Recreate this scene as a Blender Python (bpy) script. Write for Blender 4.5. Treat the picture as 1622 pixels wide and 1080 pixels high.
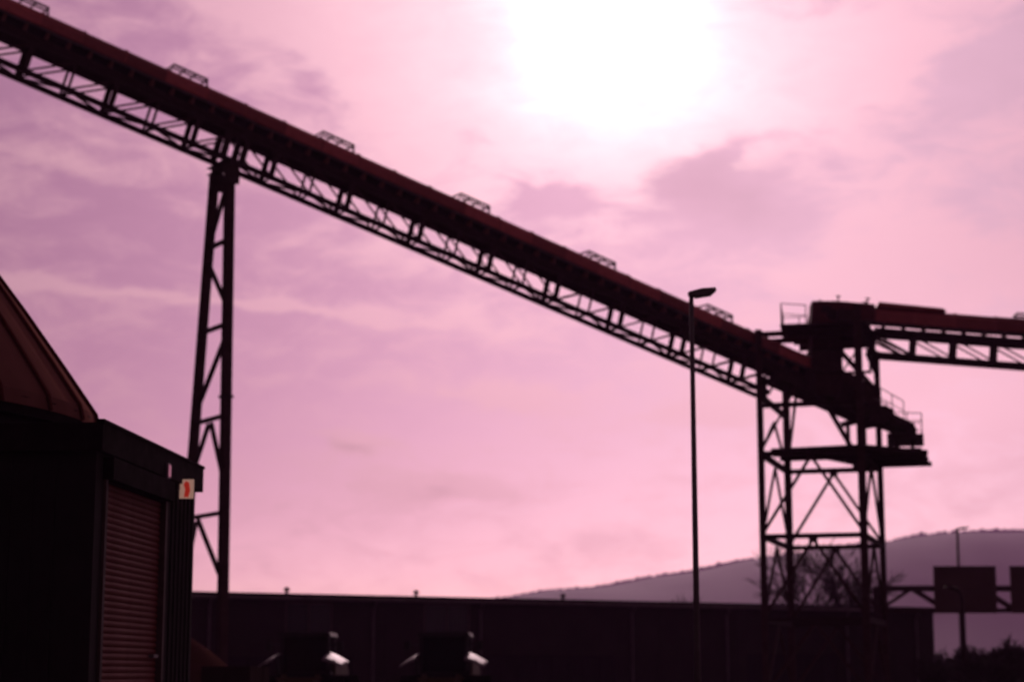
import bpy, bmesh, math, random
from mathutils import Vector, Matrix
R = math.radians
rnd = random.Random(7)
sc = bpy.context.scene
for o in list(bpy.data.objects): bpy.data.objects.remove(o)
C = sc.collection

# ------------------------------------------------------------------ camera
EYE = Vector((0, 0, 1.7)); FPX = 3000.0; PITCH = math.atan(525 / FPX)
cam_d = bpy.data.cameras.new('camera'); cam = bpy.data.objects.new('camera', cam_d); C.objects.link(cam)
cam.location = EYE; cam.rotation_euler = (R(90) + PITCH, 0, 0)
cam_d.sensor_width = 36; cam_d.lens = FPX / 1622 * 36
cam_d.clip_start = 0.5; cam_d.clip_end = 30000
cam_d.dof.use_dof = True; cam_d.dof.focus_distance = 18.0; cam_d.dof.aperture_fstop = 1.35
sc.camera = cam

def ray(px, py):
    u = (px - 811) / FPX; v = (540 - py) / FPX
    return Vector((u, math.cos(PITCH) - v * math.sin(PITCH), math.sin(PITCH) + v * math.cos(PITCH)))
def at(px, py, d):                       # a point d metres into the scene
    return EYE + ray(px, py) * d
def azel(px, py):
    r = ray(px, py).normalized()
    return math.degrees(math.atan2(r.x, r.y)), math.degrees(math.asin(r.z))

# ------------------------------------------------------------------ sky and sun
SUN = ray(955, 25).normalized()
SUN_EL = math.asin(SUN.z); SUN_AZ = math.atan2(SUN.x, SUN.y)
world = bpy.data.worlds.new('World'); sc.world = world; world.use_nodes = True
nt = world.node_tree; nt.nodes.clear()
def N(t, **k):
    n = nt.nodes.new(t)
    for a, b in k.items(): setattr(n, a, b)
    return n
def put(sock, v):
    if hasattr(v, 'is_linked') or isinstance(v, bpy.types.NodeSocket): nt.links.new(v, sock)
    else: sock.default_value = v
def M(op, a, b=0.0, c=0.0, clamp=False):
    n = N('ShaderNodeMath', operation=op, use_clamp=clamp)
    put(n.inputs[0], a); put(n.inputs[1], b); put(n.inputs[2], c)
    return n.outputs[0]
def V(op, a, b=(0, 0, 0), out=0):
    n = N('ShaderNodeVectorMath', operation=op); put(n.inputs[0], a); put(n.inputs[1], b)
    return n.outputs[out]
def VS(a, s):
    n = N('ShaderNodeVectorMath', operation='SCALE'); put(n.inputs[0], a); put(n.inputs['Scale'], s); return n.outputs[0]
def smooth(x, a, b, lo=0.0, hi=1.0):
    n = N('ShaderNodeMapRange', interpolation_type='SMOOTHSTEP'); put(n.inputs[0], x)
    for i, q in zip((1, 2, 3, 4), (a, b, lo, hi)): put(n.inputs[i], q)
    return n.outputs[0]
def mixc(f, a, b):
    n = N('ShaderNodeMix', data_type='RGBA'); put(n.inputs[0], f); put(n.inputs[6], a); put(n.inputs[7], b); return n.outputs[2]
def noise(vec, scale, detail=4, rough=.5, dist=0.0):
    n = N('ShaderNodeTexNoise'); put(n.inputs['Vector'], vec); n.inputs['Scale'].default_value = scale
    n.inputs['Detail'].default_value = detail; n.inputs['Roughness'].default_value = rough; n.inputs['Distortion'].default_value = dist
    return n
D = N('ShaderNodeTexCoord').outputs['Generated']
D = V('NORMALIZE', D)
sep = N('ShaderNodeSeparateXYZ'); nt.links.new(D, sep.inputs[0])
az = M('MULTIPLY', M('ARCTAN2', sep.outputs[0], sep.outputs[1]), 57.29578)
el = M('MULTIPLY', M('ARCSINE', sep.outputs[2]), 57.29578)
th = M('MULTIPLY', M('ARCCOSINE', M('MINIMUM', V('DOT_PRODUCT', D, tuple(SUN), 1), 1.0)), 57.29578)
sky = N('ShaderNodeTexSky', sky_type='NISHITA', sun_disc=False)
sky.sun_elevation = SUN_EL; sky.sun_rotation = SUN_AZ; sky.air_density = 1.0; sky.dust_density = 2.0; sky.ozone_density = 1.0
# direction space in degrees, ruffled so that cloud edges fray
cmb = N('ShaderNodeCombineXYZ'); put(cmb.inputs[0], az); put(cmb.inputs[1], el); cmb.inputs[2].default_value = 1.0
stretch = V('MULTIPLY', D, (1.0, 1.0, 2.3))
w1 = noise(stretch, 9, 3, .6)
w2 = noise(stretch, 34, 2, .6)
warp = V('ADD', VS(V('SUBTRACT', w1.outputs['Color'], (.5, .5, .5)), 2.6), VS(V('SUBTRACT', w2.outputs['Color'], (.5, .5, .5)), 1.6))
AE = V('ADD', cmb.outputs[0], V('MULTIPLY', warp, (1.4, 0.5, 0)))
PXD = 57.29578 / FPX
def blobs(lst):
    tot = 0.0
    for px, py, rx, ry, rot, amp in lst:
        a, e = azel(px, py); c, n = math.cos(R(rot)), math.sin(R(rot)); X_, Y_ = rx * PXD, ry * PXD
        u = V('DOT_PRODUCT', AE, (c / X_, n / X_, -(a * c + e * n) / X_), 1)
        v = V('DOT_PRODUCT', AE, (-n / Y_, c / Y_, (a * n - e * c) / Y_), 1)
        tot = M('MULTIPLY_ADD', M('POWER', .082, M('MULTIPLY_ADD', u, u, M('MULTIPLY', v, v))), amp, tot)
    return tot
# broad pink cloud deck, lilac openings, small low clouds, one thin trail
field = blobs([
    (900, 60, 640, 330, -6, 1.15), (520, 40, 440, 200, -24, .6),
    (1330, 130, 420, 130, 24, .85), (1480, 340, 420, 100, 26, .75), (1450, 440, 380, 90, 18, .4), (1030, 290, 150, 80, -20, .6),
    (560, 702, 95, 24, -6, 1.3), (690, 770, 210, 30, -5, 1.0), (815, 632, 125, 36, 0, 1.3),
    (1150, 650, 200, 50, 8, .9), (1560, 600, 420, 260, 0, .8), (560, 385, 150, 60, 10, .45), (90, 255, 170, 40, -8, .6),
    (300, 474, 560, 17, -4.2, .95), (640, 503, 280, 30, -4, .45),
    (1140, 310, 200, 100, -8, -1.5), (880, 325, 140, 44, 0, -.9), (1560, 105, 200, 80, 20, -.7), (1580, 300, 130, 70, 10, -.7),
    (1170, 235, 130, 34, 14, -.8), (470, 130, 130, 60, -20, -.5)])
n_big = noise(stretch, 6.5, 4, .58, .3).outputs['Fac']
tilt = N('ShaderNodeMapping'); put(tilt.inputs['Vector'], D); tilt.inputs['Rotation'].default_value = (0, R(-16), 0); tilt.inputs['Scale'].default_value = (1, 1, 2.4)
n_fine = noise(tilt.outputs[0], 26, 6, .66, .5).outputs['Fac']
n_mid = noise(tilt.outputs[0], 12, 3, .55, .3).outputs['Fac']
fld = M('ADD', M('ADD', field, M('MULTIPLY', M('SUBTRACT', n_big, .5), .8)), M('ADD', M('MULTIPLY', M('SUBTRACT', n_fine, .5), 2.2), M('MULTIPLY', M('SUBTRACT', n_mid, .5), 1.2)))
cloud = smooth(fld, -.28, .78)
thin = M('MULTIPLY', M('SUBTRACT', n_fine, .5), .14)
# light: brightest toward the veiled sun, a warm band low down, dimmer away from it
fall = M('MULTIPLY_ADD', .66, M('EXPONENT', M('MULTIPLY', M('MULTIPLY', th, th), -1 / 729.0)), .045)
band = M('EXPONENT', M('MULTIPLY', M('ABSOLUTE', el), -1 / 3.5))
right = smooth(az, -16, 14)
base_l = M('MULTIPLY', M('MULTIPLY', fall, M('MULTIPLY_ADD', right, .46, .92)), M('ADD', M('ADD', .84, M('MULTIPLY', band, 3.3)), thin))
lilac = mixc(right, (1.0, .485, .775, 1), (1.0, .605, .785, 1))
lilac = mixc(M('MULTIPLY', band, 2.0, 0, True), lilac, (1.0, .575, .575, 1))
pink = mixc(band, (1.0, .555, .665, 1), (1.0, .56, .60, 1))
cl_l = M('MULTIPLY', fall, 1.30)
low = VS(lilac, base_l)
high = VS(pink, M('ADD', cl_l, M('MULTIPLY', right, .12)))
shade = blobs([(552, 708, 60, 14, -4, .16), (690, 774, 60, 13, -3, .13), (1140, 305, 190, 95, -8, .16), (1560, 640, 460, 240, 0, -.24), (460, 900, 400, 60, 0, -.10)])
body = mixc(M('MULTIPLY', cloud, M('MULTIPLY_ADD', band, -.8, .88)), low, high)
thw = M('ADD', th, M('ADD', M('MULTIPLY', M('SUBTRACT', w1.outputs['Fac'], .5), 3.5), M('MULTIPLY', M('SUBTRACT', n_fine, .5), 3.0)))
th2 = M('MULTIPLY', thw, thw)
glow = M('ADD', M('MULTIPLY', 1.1, M('EXPONENT', M('MULTIPLY', th2, -1 / 4.6))), M('MULTIPLY', M('MULTIPLY', .48, M('ADD', .10, cloud)), M('EXPONENT', M('MULTIPLY', th2, -1 / 36.0))))
glow_c = VS((1.0, .95, .84), glow)
nish = V('MULTIPLY', sky.outputs[0], (.025, .013, .019))     # clear air behind the veil, seen through the same pink cast
total = V('ADD', V('ADD', VS(body, M('MULTIPLY_ADD', shade, -10.0, 10.0)), VS(glow_c, 10.0)), nish)
bg = N('ShaderNodeBackground'); nt.links.new(total, bg.inputs[0]); bg.inputs[1].default_value = 0.1
wo = N('ShaderNodeOutputWorld'); nt.links.new(bg.outputs[0], wo.inputs[0])
world.cycles.sampling_method = 'MANUAL'; world.cycles.sample_map_resolution = 512

sl = bpy.data.lights.new('sun', 'SUN'); sl.energy = 2.0; sl.angle = R(0.6); sl.color = (1, .70, .73)
so = bpy.data.objects.new('sun', sl); C.objects.link(so); so.location = (0, 0, 60)
so.rotation_euler = SUN.to_track_quat('Z', 'Y').to_euler()
vs = sc.view_settings; vs.view_transform = 'Standard'; vs.look = 'None'; vs.gamma = 1; vs.exposure = 0.0; vs.use_curve_mapping = False
sc.cycles.volume_step_rate = 1; sc.cycles.max_bounces = 6; sc.cycles.volume_bounces = 0

# ------------------------------------------------------------------ materials
MATS = {}
def mat(name, col, col2=None, rough=.6, metal=0.0, scale=3.0, bump=.15, amount=.6, stretch=(1, 1, 1), spec=.3):
    if name in MATS: return MATS[name]
    m = bpy.data.materials.new(name); m.use_nodes = True; t = m.node_tree; b = t.nodes['Principled BSDF']
    col2 = col2 or tuple(c * .45 for c in col)
    tc = t.nodes.new('ShaderNodeTexCoord'); mp = t.nodes.new('ShaderNodeMapping'); mp.inputs['Scale'].default_value = stretch
    t.links.new(tc.outputs['Object'], mp.inputs[0])
    nz = t.nodes.new('ShaderNodeTexNoise'); nz.inputs['Scale'].default_value = scale; nz.inputs['Detail'].default_value = 7; nz.inputs['Roughness'].default_value = .65
    t.links.new(mp.outputs[0], nz.inputs['Vector'])
    ramp = t.nodes.new('ShaderNodeMapRange'); ramp.inputs[1].default_value = .35; ramp.inputs[2].default_value = .7; ramp.inputs[4].default_value = amount
    t.links.new(nz.outputs['Fac'], ramp.inputs[0])
    mx = t.nodes.new('ShaderNodeMix'); mx.data_type = 'RGBA'; mx.inputs[6].default_value = (*col, 1); mx.inputs[7].default_value = (*col2, 1)
    t.links.new(ramp.outputs[0], mx.inputs[0]); t.links.new(mx.outputs[2], b.inputs['Base Color'])
    rr = t.nodes.new('ShaderNodeMapRange'); rr.inputs[3].default_value = max(.05, rough - .12); rr.inputs[4].default_value = min(1, rough + .15)
    t.links.new(nz.outputs['Fac'], rr.inputs[0]); t.links.new(rr.outputs[0], b.inputs['Roughness'])
    b.inputs['Metallic'].default_value = metal
    if bump:
        bp = t.nodes.new('ShaderNodeBump'); bp.inputs['Strength'].default_value = bump; bp.inputs['Distance'].default_value = .02
        t.links.new(nz.outputs['Fac'], bp.inputs['Height']); t.links.new(bp.outputs[0], b.inputs['Normal'])
    b.inputs['Specular IOR Level'].default_value = spec
    MATS[name] = m
    return m
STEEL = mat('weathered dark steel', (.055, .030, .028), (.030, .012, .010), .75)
STEEL2 = mat('dusty brown steel', (.075, .036, .034), (.035, .014, .012), .8, scale=2)
HOOD = mat('red painted cover sheet', (.58, .13, .13), (.24, .05, .05), .55, scale=1.6, stretch=(1, 1, 3))
def vary(m, lo, hi):                       # sheet-to-sheet paint differences
    t = m.node_tree; b = t.nodes['Principled BSDF']; l = b.inputs['Base Color'].links[0]; src = l.from_socket
    oi = t.nodes.new('ShaderNodeObjectInfo'); mr = t.nodes.new('ShaderNodeMapRange'); mr.inputs[3].default_value = lo; mr.inputs[4].default_value = hi
    t.links.new(oi.outputs['Random'], mr.inputs[0]); sm = t.nodes.new('ShaderNodeVectorMath'); sm.operation = 'SCALE'
    t.links.new(src, sm.inputs[0]); t.links.new(mr.outputs[0], sm.inputs['Scale']); t.links.new(sm.outputs[0], b.inputs['Base Color'])
vary(HOOD, .55, 1.3)
HEADM = mat('dirty brown red housing paint', (.17, .04, .04), (.07, .02, .02), .7, scale=2.5)
BELT = mat('rubber belt', (.035, .03, .03), None, .85)
PINKED = mat('pale idler paint', (.30, .12, .10), (.12, .05, .04), .6)
GALV = mat('galvanised steel', (.20, .16, .17), (.10, .07, .08), .5, .3)
LAMPG = mat('lamp post grey', (.17, .13, .14), (.09, .065, .07), .55)
CONC = mat('stained concrete', (.05, .035, .034), (.03, .021, .02), .95, scale=1.2, spec=0)
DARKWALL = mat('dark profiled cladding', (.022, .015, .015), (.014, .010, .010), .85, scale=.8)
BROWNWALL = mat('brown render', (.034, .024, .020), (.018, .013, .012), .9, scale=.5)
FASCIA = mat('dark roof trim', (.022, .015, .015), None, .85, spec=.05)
ROOFM = mat('bitumen roof', (.05, .042, .042), None, .9)
DOME = mat('rusty dome sheet', (.24, .10, .085), (.13, .055, .045), .95, scale=.7, stretch=(1, 1, .35), spec=0)
DOMESEAM = mat('dome seam', (.13, .035, .03), None, .9, spec=0)
SHUT = mat('shutter slat', (.21, .055, .048), (.13, .034, .032), .6, scale=1.2, spec=.08)
FRAME = mat('door frame paint', (.10, .06, .055), None, .7)
GLASS = mat('dark window glass', (.015, .016, .022), (.01, .01, .015), .08, bump=0)
BOARD = mat('back of sign board', (.11, .065, .055), (.075, .04, .035), .7, scale=.6)
SIGNW = mat('sign white', (.75, .62, .50), (.6, .45, .36), .5)
SIGNR = mat('sign red', (.62, .05, .03), (.45, .04, .03), .5)
def lit(m, col, st):
    b = m.node_tree.nodes['Principled BSDF']; b.inputs['Emission Color'].default_value = (*col, 1); b.inputs['Emission Strength'].default_value = st
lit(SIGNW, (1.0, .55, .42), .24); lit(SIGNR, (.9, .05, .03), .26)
LAMPGL = mat('lit lamp glass', (.6, .4, .45), None, .4); lit(LAMPGL, (1.0, .32, .5), .22)
GROUND = mat('dusty yard ground', (.075, .06, .055), (.04, .032, .03), .95, scale=.25)
HILL = mat('wooded hillside', (.014, .011, .010), (.009, .008, .007), 1.0, scale=.01, bump=0)
WOODM = mat('far winter wood', (.03, .022, .02), (.02, .015, .014), 1.0, scale=.03, bump=0)
BARK = mat('winter bark', (.05, .036, .032), (.03, .02, .018), .9)
TYRE = mat('tyre rubber', (.02, .018, .018), None, .95, spec=0)
LOADER = mat('loader body paint', (.10, .065, .03), (.05, .03, .02), .5)
PALE = mat('pale fender paint', (.30, .24, .26), (.16, .12, .14), .6, bump=.03, spec=.15)
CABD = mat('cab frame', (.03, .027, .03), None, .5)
HEAP = mat('sand heap', (.075, .032, .028), (.045, .02, .018), .95, scale=2, bump=.5, spec=0)

# ------------------------------------------------------------------ mesh helpers
def new_mesh(name, verts, faces, m, smooth=False):
    me = bpy.data.meshes.new(name); me.from_pydata([tuple(v) for v in verts], [], faces); me.update()
    me.materials.append(m)
    if smooth: me.polygons.foreach_set('use_smooth', [True] * len(me.polygons))
    return me
def obj(name, me, parent=None, loc=(0, 0, 0), rot=None, mtx=None):
    o = bpy.data.objects.new(name, me); C.objects.link(o); o.parent = parent
    if mtx is not None: o.matrix_local = mtx
    else:
        o.location = loc
        if rot: o.rotation_euler = rot
    return o
def tag(o, label, cat, group=None, kind=None):
    if label: o['label'] = label
    if cat: o['category'] = cat
    if group: o['group'] = group
    if kind: o['kind'] = kind
    return o
def thing(name, label, cat, loc=(0, 0, 0), rz=0, group=None, mtx=None):
    o = bpy.data.objects.new(name, None); C.objects.link(o); o.empty_display_size = .3
    if mtx is not None: o.matrix_world = mtx
    else: o.location = loc; o.rotation_euler = (0, 0, rz)
    return tag(o, label, cat, group)
class MB:
    def __init__(s): s.v = []; s.f = []
    def box(s, lo, hi, bev=0):
        b = len(s.v); x0, y0, z0 = lo; x1, y1, z1 = hi
        s.v += [(x0, y0, z0), (x1, y0, z0), (x1, y1, z0), (x0, y1, z0), (x0, y0, z1), (x1, y0, z1), (x1, y1, z1), (x0, y1, z1)]
        s.f += [tuple(b + i for i in q) for q in ((0, 3, 2, 1), (4, 5, 6, 7), (0, 1, 5, 4), (1, 2, 6, 5), (2, 3, 7, 6), (3, 0, 4, 7))]
        return s
    def prism(s, poly, y0, y1, axis=1):            # poly in the two other axes, extruded along axis
        b = len(s.v); n = len(poly)
        for y in (y0, y1):
            for a, c in poly:
                s.v.append({0: (y, a, c), 1: (a, y, c), 2: (a, c, y)}[axis])
        s.f.append(tuple(b + i for i in range(n))); s.f.append(tuple(b + n + i for i in reversed(range(n))))
        for i in range(n): j = (i + 1) % n; s.f.append((b + i, b + n + i, b + n + j, b + j))
        return s
    def tube(s, pts, r, n=8, r2=None):
        pts = [Vector(p) for p in pts]; b = len(s.v); m = len(pts)
        for k, p in enumerate(pts):
            d = (pts[min(k + 1, m - 1)] - pts[max(k - 1, 0)]).normalized()
            u = d.cross(Vector((0, 0, 1)) if abs(d.z) < .9 else Vector((1, 0, 0))).normalized(); w = d.cross(u)
            rr = r if r2 is None else r + (r2 - r) * k / (m - 1)
            for i in range(n):
                a = 2 * math.pi * i / n; q = p + u * rr * math.cos(a) + w * rr * math.sin(a); s.v.append(tuple(q))
        for k in range(m - 1):
            for i in range(n):
                j = (i + 1) % n; s.f.append((b + k * n + i, b + k * n + j, b + (k + 1) * n + j, b + (k + 1) * n + i))
        s.f.append(tuple(b + i for i in reversed(range(n)))); s.f.append(tuple(b + (m - 1) * n + i for i in range(n)))
        return s
    def build(s, name, m, parent=None, loc=(0, 0, 0), rot=None, smooth=False):
        me = new_mesh(name, s.v, s.f, m, smooth); fix(me); return obj(name, me, parent, loc, rot)
    def mesh(s, name, m, smooth=False):
        me = new_mesh(name, s.v, s.f, m, smooth); fix(me); return me
def fix(me):
    bm = bmesh.new(); bm.from_mesh(me); bmesh.ops.recalc_face_normals(bm, faces=bm.faces); bm.to_mesh(me); bm.free()
CACHE = {}
def beam_mesh(L, w, h, m, prof):
    k = (round(L, 2), round(w, 3), round(h, 3), m.name, prof)
    if k in CACHE: return CACHE[k]
    if prof == 'box':
        me = MB().box((0, -w / 2, -h / 2), (L, w / 2, h / 2)).mesh('beam', m)
    elif prof == 'I':
        t = max(.02, .12 * h); q = .1 * w
        P = [(-w / 2, -h / 2), (w / 2, -h / 2), (w / 2, -h / 2 + t), (q, -h / 2 + t), (q, h / 2 - t), (w / 2, h / 2 - t), (w / 2, h / 2), (-w / 2, h / 2), (-w / 2, h / 2 - t), (-q, h / 2 - t), (-q, -h / 2 + t), (-w / 2, -h / 2 + t)]
        me = MB().prism(P, 0, L, 0).mesh('beam', m)
    elif prof == 'L':
        t = .18 * w
        P = [(-w / 2, -h / 2), (w / 2, -h / 2), (w / 2, -h / 2 + t), (-w / 2 + t, -h / 2 + t), (-w / 2 + t, h / 2), (-w / 2, h / 2)]
        me = MB().prism(P, 0, L, 0).mesh('beam', m)
    else:
        me = MB().tube([(0, 0, 0), (L, 0, 0)], w / 2, 8).mesh('pipe', m, True)
    CACHE[k] = me
    return me
def beam(name, p0, p1, w, h, m, parent, prof='box', up=(0, 0, 1)):
    p0 = Vector(p0); p1 = Vector(p1); d = p1 - p0; L = d.length; x = d / L; up = Vector(up)
    if abs(x.dot(up)) > .98: up = Vector((0, 1, 0)) if abs(x.y) < .9 else Vector((1, 0, 0))
    y = up.cross(x).normalized(); z = x.cross(y)
    mt = Matrix(((x.x, y.x, z.x, p0.x), (x.y, y.y, z.y, p0.y), (x.z, y.z, z.z, p0.z), (0, 0, 0, 1)))
    me = beam_mesh(L, w, h, m, prof); mt = mt @ Matrix.Diagonal((L / round(L, 2), 1, 1, 1))
    return obj(name, me, parent, mtx=mt)

# ------------------------------------------------------------------ ground, hill
gm = MB(); gm.box((-5000, -5000, -.6), (5000, 5000, 0))
tag(gm.build('ground', GROUND), 'dark dusty yard ground reaching the horizon', 'ground', kind='structure')

HD = 2700.0
prof_px = [(-900, 1062), (300, 1040), (600, 995), (760, 962), (830, 948), (900, 938), (1000, 924), (1100, 910), (1200, 896), (1300, 880), (1380, 867), (1440, 856), (1500, 851), (1550, 848), (1622, 853), (1760, 858), (2000, 890), (2400, 960), (3000, 1050)]
def ridge_z(px):
    for (a, ya), (b, yb) in zip(prof_px, prof_px[1:]):
        if a <= px <= b:
            t = (px - a) / (b - a); t2 = t
            y = ya + (yb - ya) * t2; return 1.7 + HD * (1065 - y) / FPX * 1.005
    return 0.2
def hill_pt(px, k):                     # k 0 foot (near) .. 1 ridge .. 2 behind
    u = (px - 811) / FPX; zr = ridge_z(px)
    if k <= 1: d = HD * (.62 + .38 * k); z = zr * (math.sin(k * math.pi / 2) ** 1.35)
    else: d = HD * (1 + .25 * (k - 1)); z = zr * (1 - (k - 1) ** 1.5)
    z += (math.sin(px * .013 + k * 5) * 3 + math.sin(px * .041 + k * 11) * 1.2) * min(1, zr / 60) * (1 if 0 < k < 2 else 0)
    return (u * d * 1.0, d, z - .3)
cols = list(range(-900, 3001, 20)); rows = [i / 8 for i in range(0, 17)]
hv = [hill_pt(px, k) for px in cols for k in rows]; nr = len(rows)
hf = [(i * nr + j, (i + 1) * nr + j, (i + 1) * nr + j + 1, i * nr + j + 1) for i in range(len(cols) - 1) for j in range(nr - 1)]
hill = obj('hill', new_mesh('hill', hv, hf, HILL, True)); fix(hill.data)
tag(hill, 'long wooded purple hill rising to the right behind the yard', 'hill', kind='structure')
wm = MB()
for _ in range(6000):
    px = rnd.uniform(560, 2100); k = rnd.choice((rnd.uniform(.9, 1.06), rnd.uniform(.96, 1.04)))
    x, y, z = hill_pt(px, k); h = rnd.uniform(2.2, 4.6) * (1.5 if rnd.random() < .05 else 1) * min(1, .35 + z / 130); w = h * rnd.uniform(.5, .9)
    b = len(wm.v); z -= .6
    for q in range(5):
        a = q * 1.2566 + rnd.random(); wm.v.append((x + w * math.cos(a), y + w * math.sin(a), z + h * rnd.uniform(.35, .6)))
    wm.v.append((x, y, z + h)); wm.v.append((x, y, z))
    for q in range(5):
        n2 = (q + 1) % 5; wm.f += [(b + q, b + n2, b + 5), (b + n2, b + q, b + 6)]
ww = wm.build('far_wood', WOODM); tag(ww, 'far off bare winter wood covering the hill and its ridge', 'wood', kind='stuff')

# ------------------------------------------------------------------ conveyors
def hood_mesh(L, top, eave, w, m, thick=.03):
    prof = []
    for r_ in (0, thick):
        pts = [(-w + r_, eave)]
        for i in range(11):
            a = math.pi - math.pi * i / 10
            pts.append(((w - r_) * math.cos(a), top - .42 + (.42 - r_) * math.sin(a)))
        pts.append((w - r_, eave)); prof.append(pts)
    poly = prof[0] + prof[1][::-1]
    mb = MB(); n = len(prof[0]); k = len(poly)
    for x in (0, L):
        mb.v += [(x, a, c) for a, c in poly]
    for i in range(k):
        j = (i + 1) % k; mb.f.append((i, k + i, k + j, j))
    for i in range(n - 1):
        mb.f.append((i, i + 1, k - 2 - i, k - 1 - i)); mb.f.append((k + i, 2 * k - 1 - i, 2 * k - 2 - i, k + i + 1))
    return mb.mesh('hood', m)
def conveyor(name, label, A, X, s0, s1, pitch, dims, mid, truss_end, rails, group, skip_hood=(), all_heavy=False):
    X = X.normalized(); Y = Vector((-X.y, X.x, 0)).normalized(); Z = X.cross(Y)
    mt = Matrix(((X.x, Y.x, Z.x, A.x), (X.y, Y.y, Z.y, A.y), (X.z, Y.z, Z.z, A.z), (0, 0, 0, 1)))
    root = thing(name, label, 'conveyor', mtx=mt, group=group)
    W, eave, deck_t, deck_b, ch = dims          # half width, cover eave, stringer top, stringer bottom, chord centre
    n = int(round((s1 - s0) / pitch)); hood = hood_mesh(pitch - .012, .04, eave, W + .07, HOOD); strap = hood_mesh(.07, .075, eave + .02, W + .095, HOOD, .04)
    deckm = MB().box((0, -W + .06, deck_b + .10), (pitch - .02, W - .06, deck_b + .16)).mesh('deck_plate', STEEL)
    idl = MB()
    for sg in (-1, 1):
        idl.box((-.04, sg * (W - .03) - .035, deck_t - .002), (.04, sg * (W - .03) + .035, eave + .05))
        idl.prism([(sg * .16, deck_t + .15), (sg * (W - .1), deck_t + .38), (sg * (W - .1), deck_t + .45), (sg * .16, deck_t + .24)], -.07, .07, 0)
    idl.tube([(0, -.17, deck_t + .19), (0, .17, deck_t + .19)], .06, 8)
    idlm = idl.mesh('idler', PINKED)
    for sg in (-1, 1):
        beam('stringer', (s0, sg * W, (deck_t + deck_b) / 2), (s1, sg * W, (deck_t + deck_b) / 2), .16, deck_t - deck_b, STEEL, root, 'I')
        beam('bottom_chord', (s0, sg * W, ch), (truss_end, sg * W, ch), .21, .20, STEEL, root, 'I')
    for yy, qq, rr in ((-W - .12, eave - .10, .035), (-W - .11, deck_t - .12, .03)):     # cable conduit and pull cord on the near side
        mb = MB(); pts = []; ns = int((s1 - s0) / (pitch / 2))
        for i in range(ns + 1): pts.append((s0 + (s1 - s0) * i / ns, yy, qq - (.035 if i % 2 else 0)))
        mb.tube(pts, rr, 6); mb.build('conduit', GALV if rr > .032 else STEEL2, root)
    bl = MB(); y1 = W - .14
    bl.prism([(-y1, deck_t + .44), (-.17, deck_t + .25), (.17, deck_t + .25), (y1, deck_t + .44), (y1, deck_t + .47), (.17, deck_t + .28), (-.17, deck_t + .28), (-y1, deck_t + .47)], s0, min(s1, skip_hood[0][0] + .3) if skip_hood else s1, 0)
    bl.build('belt', BELT, root)
    for i in range(n + 1):
        s = s0 + i * pitch
        if i < n and not any(a <= s + pitch / 2 <= b for a, b in skip_hood):
            obj('cover_panel', hood, root, (s + .006, 0, rnd.uniform(-.012, .012)), (0, rnd.uniform(-.004, .004), 0))
            obj('cover_strap', strap, root, (s - .035, 0, 0))
        if i < n:
            obj('deck_plate', deckm, root, (s + .01, 0, 0))
            for q in (.25, .75) if not any(a <= s + pitch / 2 <= b for a, b in skip_hood) else (): obj('idler', idlm, root, (s + pitch * q, 0, 0))
        if s > truss_end + .05: continue
        heavy = .22 if i % 2 == 0 or all_heavy else .12
        for sg in (-1, 1):
            beam('post', (s, sg * W, deck_b + .001), (s, sg * W, ch + .086), heavy, .15, STEEL, root, 'I' if i % 2 == 0 else 'L', (0, 1, 0))
            if s + pitch <= truss_end + .05:
                a, b = (deck_b, ch) if mid(s + pitch / 2) else (ch, deck_b)
                beam('diagonal', (s + .1, sg * W, a + (.09 if a == ch else -.03)), (s + pitch - .1, sg * W, b + (.09 if b == ch else -.03)), .09, .09, STEEL2, root, 'L', (0, 1, 0))
        beam('cross_strut', (s, -W + .09, ch), (s, W - .09, ch), .12, .12, STEEL, root, 'L')
        if s + pitch <= truss_end + .05:
            e = 1 if i % 2 else -1
            beam('plan_brace', (s + .06, -e * (W - .1), ch + .02), (s + pitch - .06, e * (W - .1), ch + .02), .08, .08, STEEL2, root, 'L')
    for s in rails:                         # low hand frames over the access hatches
        L = 1.75; fm = MB()
        for yy in (-.45, .45):
            fm.tube([(0, yy, -.12), (.06, yy, .24), (L - .06, yy, .24), (L, yy, -.12)], .055, 6)
            fm.tube([(.03, yy, .08), (L - .03, yy, .08)], .045, 6)
        for xx in (.06, .62, 1.13, L - .06): fm.tube([(xx, -.45, .24), (xx, .45, .24)], .045, 6)
        fm.build('hatch_frame', STEEL2, root, (s - L / 2, 0, 0))
    return root, mt
A = at(80, 31, 83 * (1 - .85 * .0404)); B = at(1087, 481, 83 * (1 + 3.76 * .0404))
CX = (B - A).normalized()
PIT = 1.93; S0 = 9.2 - PIT * 17; S_END = S0 + PIT * 37
conv, CM = conveyor('inclined_conveyor', 'long covered red conveyor sloping down across the sky from the upper left', A, CX, S0, S_END, PIT,
    (.55, -.72, -1.2, -1.62, -2.85), lambda s: (9.2 < s < 26) or s < -6, 9.2 + PIT * 16, [7.447 * (t + .85) for t in (-2, -1, 0, 1, 2, 3, 4)], 'belt conveyors', [(43.2, 60)])
def cl(s, n, q): return CM @ Vector((s, n, q))

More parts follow.
